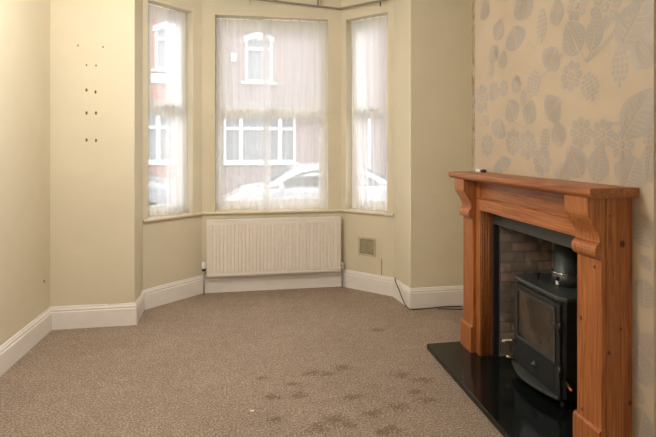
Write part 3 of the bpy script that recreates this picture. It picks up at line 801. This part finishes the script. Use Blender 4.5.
# flue
fc = (1.905, 2.54)
fl = MB().lathe([(.088, .668), (.088, .735), (.075, .742), (.075, .969)], (fc[0], fc[1], 0), 2, 36).build('flue_pipe', M['cast_lit'], st)
plabel(MB().lathe([(.0885, .737), (.091, .740), (.091, .745), (.0885, .748), (.075, .748)], (fc[0], fc[1], 0), 2, 36).build('flue_ring', M['chrome'], fl), 'bright steel ring round the flue')
plabel(MB().box(1.812, 1.822, 2.50, 2.522, .674, .70).box(1.810, 1.822, 2.503, 2.519, .70, .725, 1).build('tag', [M['paper'], M['black_plastic']], fl, .002), 'small white tag with black top')

# small metal piece on the mantel shelf
cl = thing('metal_catch', 'small silver metal catch with dark end lying on the mantel shelf', 'metal catch', (1.66, 3.16, 1.3225))
MB().box(1.640, 1.668, 3.135, 3.20, 1.3225, 1.345).build('plate', M['upvc'], cl, .003)
MB().tube([(1.655, 3.134, 1.334), (1.657, 3.085, 1.334)], .011, 8).build('dark_end', M['black_plastic'], cl)

# ------------------------------------------------------------------ cable, paper scrap, fluff
mb = MB()
pts = [(1.418, 4.44, .195), (1.408, 4.42, .195), (1.402, 4.38, .175), (1.408, 4.30, .125), (1.418, 4.20, .05), (1.432, 4.11, .010), (1.48, 4.07, .006), (1.62, 4.075, .006), (1.76, 4.095, .006), (1.95, 4.08, .006)]
def smooth(P, m=6):
    out = []
    for i in range(len(P) - 1):
        p0 = P[max(i - 1, 0)]; p1 = P[i]; p2 = P[i + 1]; p3 = P[min(i + 2, len(P) - 1)]
        for k in range(m):
            t = k / m; out.append(tuple(.5 * ((2 * p1[a]) + (-p0[a] + p2[a]) * t + (2 * p0[a] - 5 * p1[a] + 4 * p2[a] - p3[a]) * t * t + (-p0[a] + 3 * p1[a] - 3 * p2[a] + p3[a]) * t ** 3) for a in range(3)))
    out.append(P[-1]); return out
tag(MB().tube(smooth(pts), .0045, 8).build('cable', M['cable']), 'black cable running over the baseboard from the bay into the right alcove', 'cable')
pts = [(1.70, 4.05, .006), (1.80, 4.03, .006), (1.92, 4.0, .006), (2.05, 3.99, .006)]
tag(MB().tube(smooth(pts), .004, 8).build('cable', M['cable']), 'short black cable on the carpet in the right alcove beside the fireplace', 'cable')
sx_, sy_ = floor_pt(252, 411.5)
tag(MB().prism([(-.012, -.006), (.011, -.008), (.014, .004), (-.009, .008)], lambda u, v, w: (sx_ + u, sy_ + v, w + .15 * abs(u)), .002, .005).build('paper_scrap', M['paper']), 'tiny white paper scrap lying on the carpet near the camera', 'paper scrap')
sx_, sy_ = floor_pt(122, 381)
tag(MB().prism([(-.010, -.005), (.012, -.004), (.009, .006), (-.011, .004)], lambda u, v, w: (sx_ + u, sy_ + v, w + .15 * abs(u)), .002, .004).build('carpet_fluff', M['vent']), 'tiny pale fluff speck on the carpet towards the left wall', 'fluff')

# ------------------------------------------------------------------ the street outside
SZ = -.29
M['asphalt'] = simple('grey asphalt', srgb(112, 112, 114), .9, scale=60, var=.1)
M['paving'] = simple('pale paving', srgb(160, 157, 152), .9, scale=8, var=.06)
M['brick_red'] = mat_brick('red facade brick', srgb(178, 124, 108), srgb(162, 110, 96), srgb(166, 150, 140), bump=.2)
M['brick_pale'] = mat_brick('pale facade brick', srgb(150, 135, 131), srgb(140, 126, 122), srgb(148, 141, 137), bump=.2)
M['stone'] = simple('painted stone', srgb(214, 214, 212), .7, var=.03)
M['render_grey'] = simple('grey render', srgb(128, 124, 122), .85, var=.05, scale=4)
M['slate'] = simple('roof slate', srgb(92, 94, 100), .7, var=.1, scale=12)
M['house_glass'] = simple('house window glass', srgb(118, 126, 132), .2, 0, .6, .12, 1.5)
M['car_white'] = simple('white car paint', srgb(172, 175, 180), .2, 0, .5, .01, coat=.6)
M['car_grey'] = simple('grey car paint', srgb(120, 126, 134), .2, .2, .5, .02, coat=.6)
M['car_glass'] = simple('dark car glass', srgb(70, 76, 82), .08, 0, .7, .05, 2)
M['tyre'] = simple('black rubber', srgb(32, 32, 33), .8)
struct(MB().box(-14, 14, 7.2, 12.6, SZ - .2, SZ).build('ground_road', M['asphalt']))
struct(MB().box(-14, 14, 5.16, 7.2, SZ - .2, SZ + .08).build('ground_pavement_near', M['paving']))
struct(MB().box(-14, 14, 12.6, 15.0, SZ - .2, SZ + .08).build('ground_pavement_far', M['paving']))

def house(label, x0, x1, brick, upper, lower, yb=15.0, band=None, lower_bay=True):
    g0 = SZ + .08; root = thing('terraced_house', label, 'house', ((x0 + x1) / 2, yb, g0), 'terraced houses across the street')
    holes = [(u[0], u[1], u[2], u[3]) for u in upper] + [(l[0], l[1], l[2], l[3]) for l in lower]
    xs = sorted({x0, x1, *[h_[0] for h_ in holes], *[h_[1] for h_ in holes]}); zs = sorted({g0, 5.9, *[h_[2] for h_ in holes], *[h_[3] for h_ in holes]})
    mb = MB()
    for i in range(len(xs) - 1):
        for j in range(len(zs) - 1):
            cx, cz = (xs[i] + xs[i + 1]) / 2, (zs[j] + zs[j + 1]) / 2
            if any(h_[0] < cx < h_[1] and h_[2] < cz < h_[3] for h_ in holes): continue
            mb.box(xs[i], xs[i + 1], yb, yb + .3, zs[j], zs[j + 1])
    mb.build('facade', brick, root)
    MB().prism([(yb - .25, 5.9), (yb + 4, 8.4), (yb + 4, 8.2), (yb - .25, 5.75)], lambda u, v, w: (w, u, v), x0, x1).build('roof', M['slate'], root)
    MB().tube([(x0, yb - .2, 5.85), (x1, yb - .2, 5.85)], .06, 10).build('gutter', M['stone'], root)
    def win(xa, xb, za, zb, arch=False, mull=(), trans=None):
        t = .08; f = MB(); y0_, y1_ = yb + .04, yb + .14
        f.box(xa, xa + t, y0_, y1_, za, zb); f.box(xb - t, xb, y0_, y1_, za, zb); f.box(xa + t, xb - t, y0_, y1_, za, za + t); f.box(xa + t, xb - t, y0_, y1_, zb - t, zb)
        for m_ in mull: f.box(m_ - .06, m_ + .06, y0_, y1_, za + t, zb - t)
        if trans: f.box(xa + t, xb - t, y0_ + .01, y1_, trans - .045, trans + .045)
        wo = f.build('window', M['stone'], root)
        MB().box(xa + t, xb - t, yb + .15, yb + .17, za + t, zb - t).build('pane', M['house_glass'], wo)
        MB().box(xa - .1, xb + .1, yb - .1, yb + .1, za - .07, za - .005).build('stone_sill', M['stone'], wo)
        if arch:
            pa = [(xa - .04, zb - .16)] + [(xa - .04 + (xb - xa + .08) * i / 12, zb - .02 + .16 * math.sin(PI * i / 12)) for i in range(13)] + [(xb + .04, zb - .16)]
            pb = [(xb - .06, zb - .17)] + [(xb - .06 - (xb - xa - .12) * i / 12, zb - .14 + .12 * math.sin(PI * i / 12)) for i in range(13)] + [(xa + .06, zb - .17)]
            MB().prism(pa + pb, lambda u, v, w: (u, w, v), yb - .03, yb - .001).build('arch', M['stone'], wo)
        else:
            MB().box(xa - .1, xb + .1, yb - .04, yb - .001, zb, zb + .2).build('lintel', M['render_grey'], wo)
    for u in upper: win(*u[:4], arch=True, trans=u[3] - .38)
    for l in lower: win(*l[:4], mull=l[4], trans=l[5])
    if band: MB().box(band[0], band[1], yb - .12, yb - .001, band[2], band[3]).build('stone_band', M['stone'], root)
    return root
h1 = house('red brick terraced house seen through the left bay window', -6.9, -1.6, M['brick_red'], [(-3.0, -2.1, 3.95, 5.3), (-5.6, -4.7, 3.95, 5.3)], [(-4.6, -2.3, 1.05, 2.75, (-4.0, -2.9), 2.15)], band=(-4.9, -2.0, 3.52, 3.8))
h2 = house('pale brick terraced house straight across with arched upper window', -1.6, 3.9, M['brick_pale'], [(-.22, .67, 3.62, 5.08)], [(-.90, 1.42, 1.03, 2.8, (-.35, .9), 2.12)])
MB().box(-.66, -.48, 14.90, 14.999, 4.25, 4.5).build('alarm_box', M['stone'], h2, .02)
MB().box(2.5, 3.3, 14.96, 14.999, -.1, 2.1).build('front_door', M['slate'], h2, .01)
h3 = house('pale terraced house beyond the white drainpipe, seen through the right bay window', 3.9, 9.5, M['brick_pale'], [(5.6, 6.5, 3.62, 5.08)], [(5.0, 7.3, 1.03, 2.8, (5.6, 6.7), 2.12)])
tag(MB().tube([(3.86, 14.92, -.2), (3.86, 14.92, 2.6)], .055, 10).build('drainpipe', M['stone']), 'white drainpipe low on the front of the terraced houses, seen through right window', 'drainpipe')

def car(label, x0, yc, paint, L=4.0, W=1.72, flip=1):
    root = thing('car', label, 'car', (x0 + L / 2, yc, SZ), 'cars parked in the street')
    X = lambda u: x0 + (u if flip > 0 else L - u)
    # lower body: outline in side view, lofted over stations across the width
    low = [(.08, .32), (.0, .5), (.03, .78), (.35, .95), (.72, 1.03), (3.3, 1.07), (3.82, 1.02), (3.97, .8), (4.0, .5), (3.9, .3)]
    low = [(u * L / 4, v) for u, v in low]
    def loft(pts, stations, nm, mat, par, smooth_=True):
        mb = MB(); n = len(pts); v = []
        cx = sum(p[0] for p in pts) / n; cz = min(p[1] for p in pts)
        for y, sx, sz in stations:
            for u, w in pts: v.append((X(cx + (u - cx) * sx), yc + y, SZ + cz + (w - cz) * sz))
        fs = []
        for i in range(len(stations) - 1):
            for k in range(n): fs.append((i * n + k, i * n + (k + 1) % n, (i + 1) * n + (k + 1) % n, (i + 1) * n + k))
        fs += [tuple(range(n)), tuple(range((len(stations) - 1) * n, len(stations) * n))]
        mb.add(v, fs, 0, False); o = mb.build(nm, mat, par, .03, 3); return o
    h_ = W / 2
    loft(low, [(-h_, .94, .90), (-h_ + .06, .985, .98), (-h_ + .25, 1, 1), (h_ - .25, 1, 1), (h_ - .06, .985, .98), (h_, .94, .90)], 'body', paint, root)
    cab = [(.72, 1.02), (1.0, 1.17), (1.38, 1.40), (1.75, 1.475), (2.35, 1.49), (2.75, 1.42), (3.15, 1.24), (3.5, 1.05)]
    cab = [(u * L / 4, v) for u, v in cab]
    loft(cab, [(-h_ + .05, .96, .55 + .0), (-h_ + .14, .95, .86), (-h_ + .3, .98, .97), (0, 1, 1), (h_ - .3, .98, .97), (h_ - .14, .95, .86), (h_ - .05, .96, .55)], 'cabin', paint, root)
    sd = [(1.08, 1.06), (1.28, 1.20), (1.55, 1.32), (1.9, 1.375), (2.35, 1.375), (2.7, 1.31), (3.02, 1.15), (3.08, 1.06)]
    for sg in (-1, 1):
        mb = MB(); pts = [(u * L / 4, v) for u, v in sd]
        v = [(X(u), yc + sg * (h_ - .038 - .64 * max(0, w - 1.28)), SZ + w) for u, w in pts] + [(X(u), yc + sg * (h_ - .12 - .64 * max(0, w - 1.28)), SZ + w) for u, w in pts]
        n = len(pts); mb.add(v, [tuple(range(n)), tuple(range(n, 2 * n))] + [(k, (k + 1) % n, n + (k + 1) % n, n + k) for k in range(n)])
        mb.build('side_window', M['car_glass'], root)
    for (a, b, nm) in (((.90, 1.10), (1.34, 1.38), 'windscreen'), ((3.38, 1.12), (2.86, 1.385), 'rear_window')):
        mb = MB(); e = .03; (ua, za), (ub, zb) = a, b; ua *= L / 4; ub *= L / 4; s_ = 1 if nm == 'rear_window' else -1
        mb.hexa([(X(ua + s_ * .015), yc - .62, SZ + za + e), (X(ub), yc - .55, SZ + zb + e), (X(ub), yc + .55, SZ + zb + e), (X(ua + s_ * .015), yc + .62, SZ + za + e)],
                [(X(ua), yc - .62, SZ + za - .03), (X(ub), yc - .55, SZ + zb - .03), (X(ub), yc + .55, SZ + zb - .03), (X(ua), yc + .62, SZ + za - .03)])
        mb.build(nm, M['car_glass'], root)
    for u in (.75, 3.2):
        for sg in (-1, 1):
            y = yc + sg * (h_ - .1)
            wh = MB().lathe([(.18, -.10), (.30, -.10), (.315, -.07), (.315, .07), (.30, .10), (.18, .10)], (X(u * L / 4), y, SZ + .315), 1, 24).build('wheel', M['tyre'], root)
            MB().lathe([(.0, -.104), (.17, -.104), (.18, -.09), (.18, .09), (.17, .104), (0, .104)], (X(u * L / 4), y, SZ + .315), 1, 16).build('hub', M['chrome'], wh)
    for sg in (-1, 1):
        MB().lathe([(0, -.06), (.07, -.05), (.09, 0), (.07, .05), (0, .06)], (X(.12), yc + sg * .62, SZ + .72), 1, 12).build('headlamp', M['chrome'], root)
        MB().box(X(1.15) - .05, X(1.15) + .05, yc + sg * (h_ + .06) - .07, yc + sg * (h_ + .06) + .07, SZ + 1.0, SZ + 1.12).build('wing_mirror', paint, root, .02)
    return root
car('white rounded hatchback parked across the centre and right windows', -.60, 9.65, M['car_white'])
car('grey car parked on the far side, seen low through the left window', -5.6, 11.6, M['car_grey'], 4.1, 1.75, -1)

# ------------------------------------------------------------------ light
LX, LY = -.7, 2.35
fill_root = thing('fill_lamp', 'added fill light, white globe hung from the ceiling out of view', 'lamp', (LX, LY, CEIL))  # unseen globe lamp, added to brighten the room beyond the window light
MB().tube([(LX, LY, 2.74), (LX, LY, CEIL)], .004, 8).build('cord', M['upvc'], fill_root)
MB().lathe([(.05, CEIL - .03), (.05, CEIL)], (LX, LY, 0), 2, 20).build('ceiling_rose', M['upvc'], fill_root)
def lamp(name, loc, power, size, col):
    l = bpy.data.lights.new(name, 'POINT'); l.energy = power; l.shadow_soft_size = size; l.color = col
    o = bpy.data.objects.new(name, l); COL.objects.link(o); o.location = loc; return o
MB().lathe([(.03, .17)] + [(.175 * math.sin(PI * i / 16), .175 * math.cos(PI * i / 16)) for i in range(1, 16)] + [(.03, -.17)], (LX, LY, 2.58)).build('fill_globe', mat_emit('added fill glow', (1.0, .975, .94, 1), 58), fill_root)
# sky portals at the openings
def portal(loc, rot, sx, sy):
    l = bpy.data.lights.new('portal', 'AREA'); l.shape = 'RECTANGLE'; l.size = sx; l.size_y = sy; l.cycles.is_portal = True
    o = bpy.data.objects.new('sky_portal', l); COL.objects.link(o); o.location = loc; o.rotation_euler = rot
w = bpy.data.worlds.new('overcast sky'); SC.world = w; w.use_nodes = True; nt = w.node_tree; nt.nodes.clear(); k = N(nt)
wo = k.n('ShaderNodeOutputWorld'); bg = k.n('ShaderNodeBackground')
tc = k.n('ShaderNodeTexCoord'); sp_ = k.n('ShaderNodeSeparateXYZ'); k.link(tc.outputs['Generated'], sp_.inputs[0])
c = k.ramp(sp_.outputs[2], [(0.0, (.78, .80, .83, 1)), (0.5, (1.0, 1.0, 1.0, 1))])
k.link(c, bg.inputs[0]); bg.inputs[1].default_value = 3.2; k.link(bg.outputs[0], wo.inputs[0])
for a, b, wd in ((C, D, WL), (D, E_, WC), (E_, F, WR)):
    _, at = seg_frame(a, b); c_ = at((wd[0] + wd[1]) / 2, -.25, (SILL + HEAD) / 2); ang = math.atan2(b[1] - a[1], b[0] - a[0])
    portal(c_, (-PI / 2, 0, ang), wd[1] - wd[0], HEAD - SILL)
portal((.23, -1.95, 1.5), (PI / 2, 0, 0), 1.2, 1.2)

# ------------------------------------------------------------------ view
SC.view_settings.view_transform = 'Standard'; SC.view_settings.look = 'None'
SC.view_settings.exposure = 0.42; SC.view_settings.gamma = 1.0; SC.view_settings.use_curve_mapping = False
try:
    SC.cycles.use_denoising = True; SC.cycles.sample_clamp_indirect = 6; SC.cycles.max_bounces = 10; SC.cycles.diffuse_bounces = 6
    SC.cycles.transparent_max_bounces = 16; SC.cycles.caustics_reflective = False; SC.cycles.caustics_refractive = False
except Exception: pass
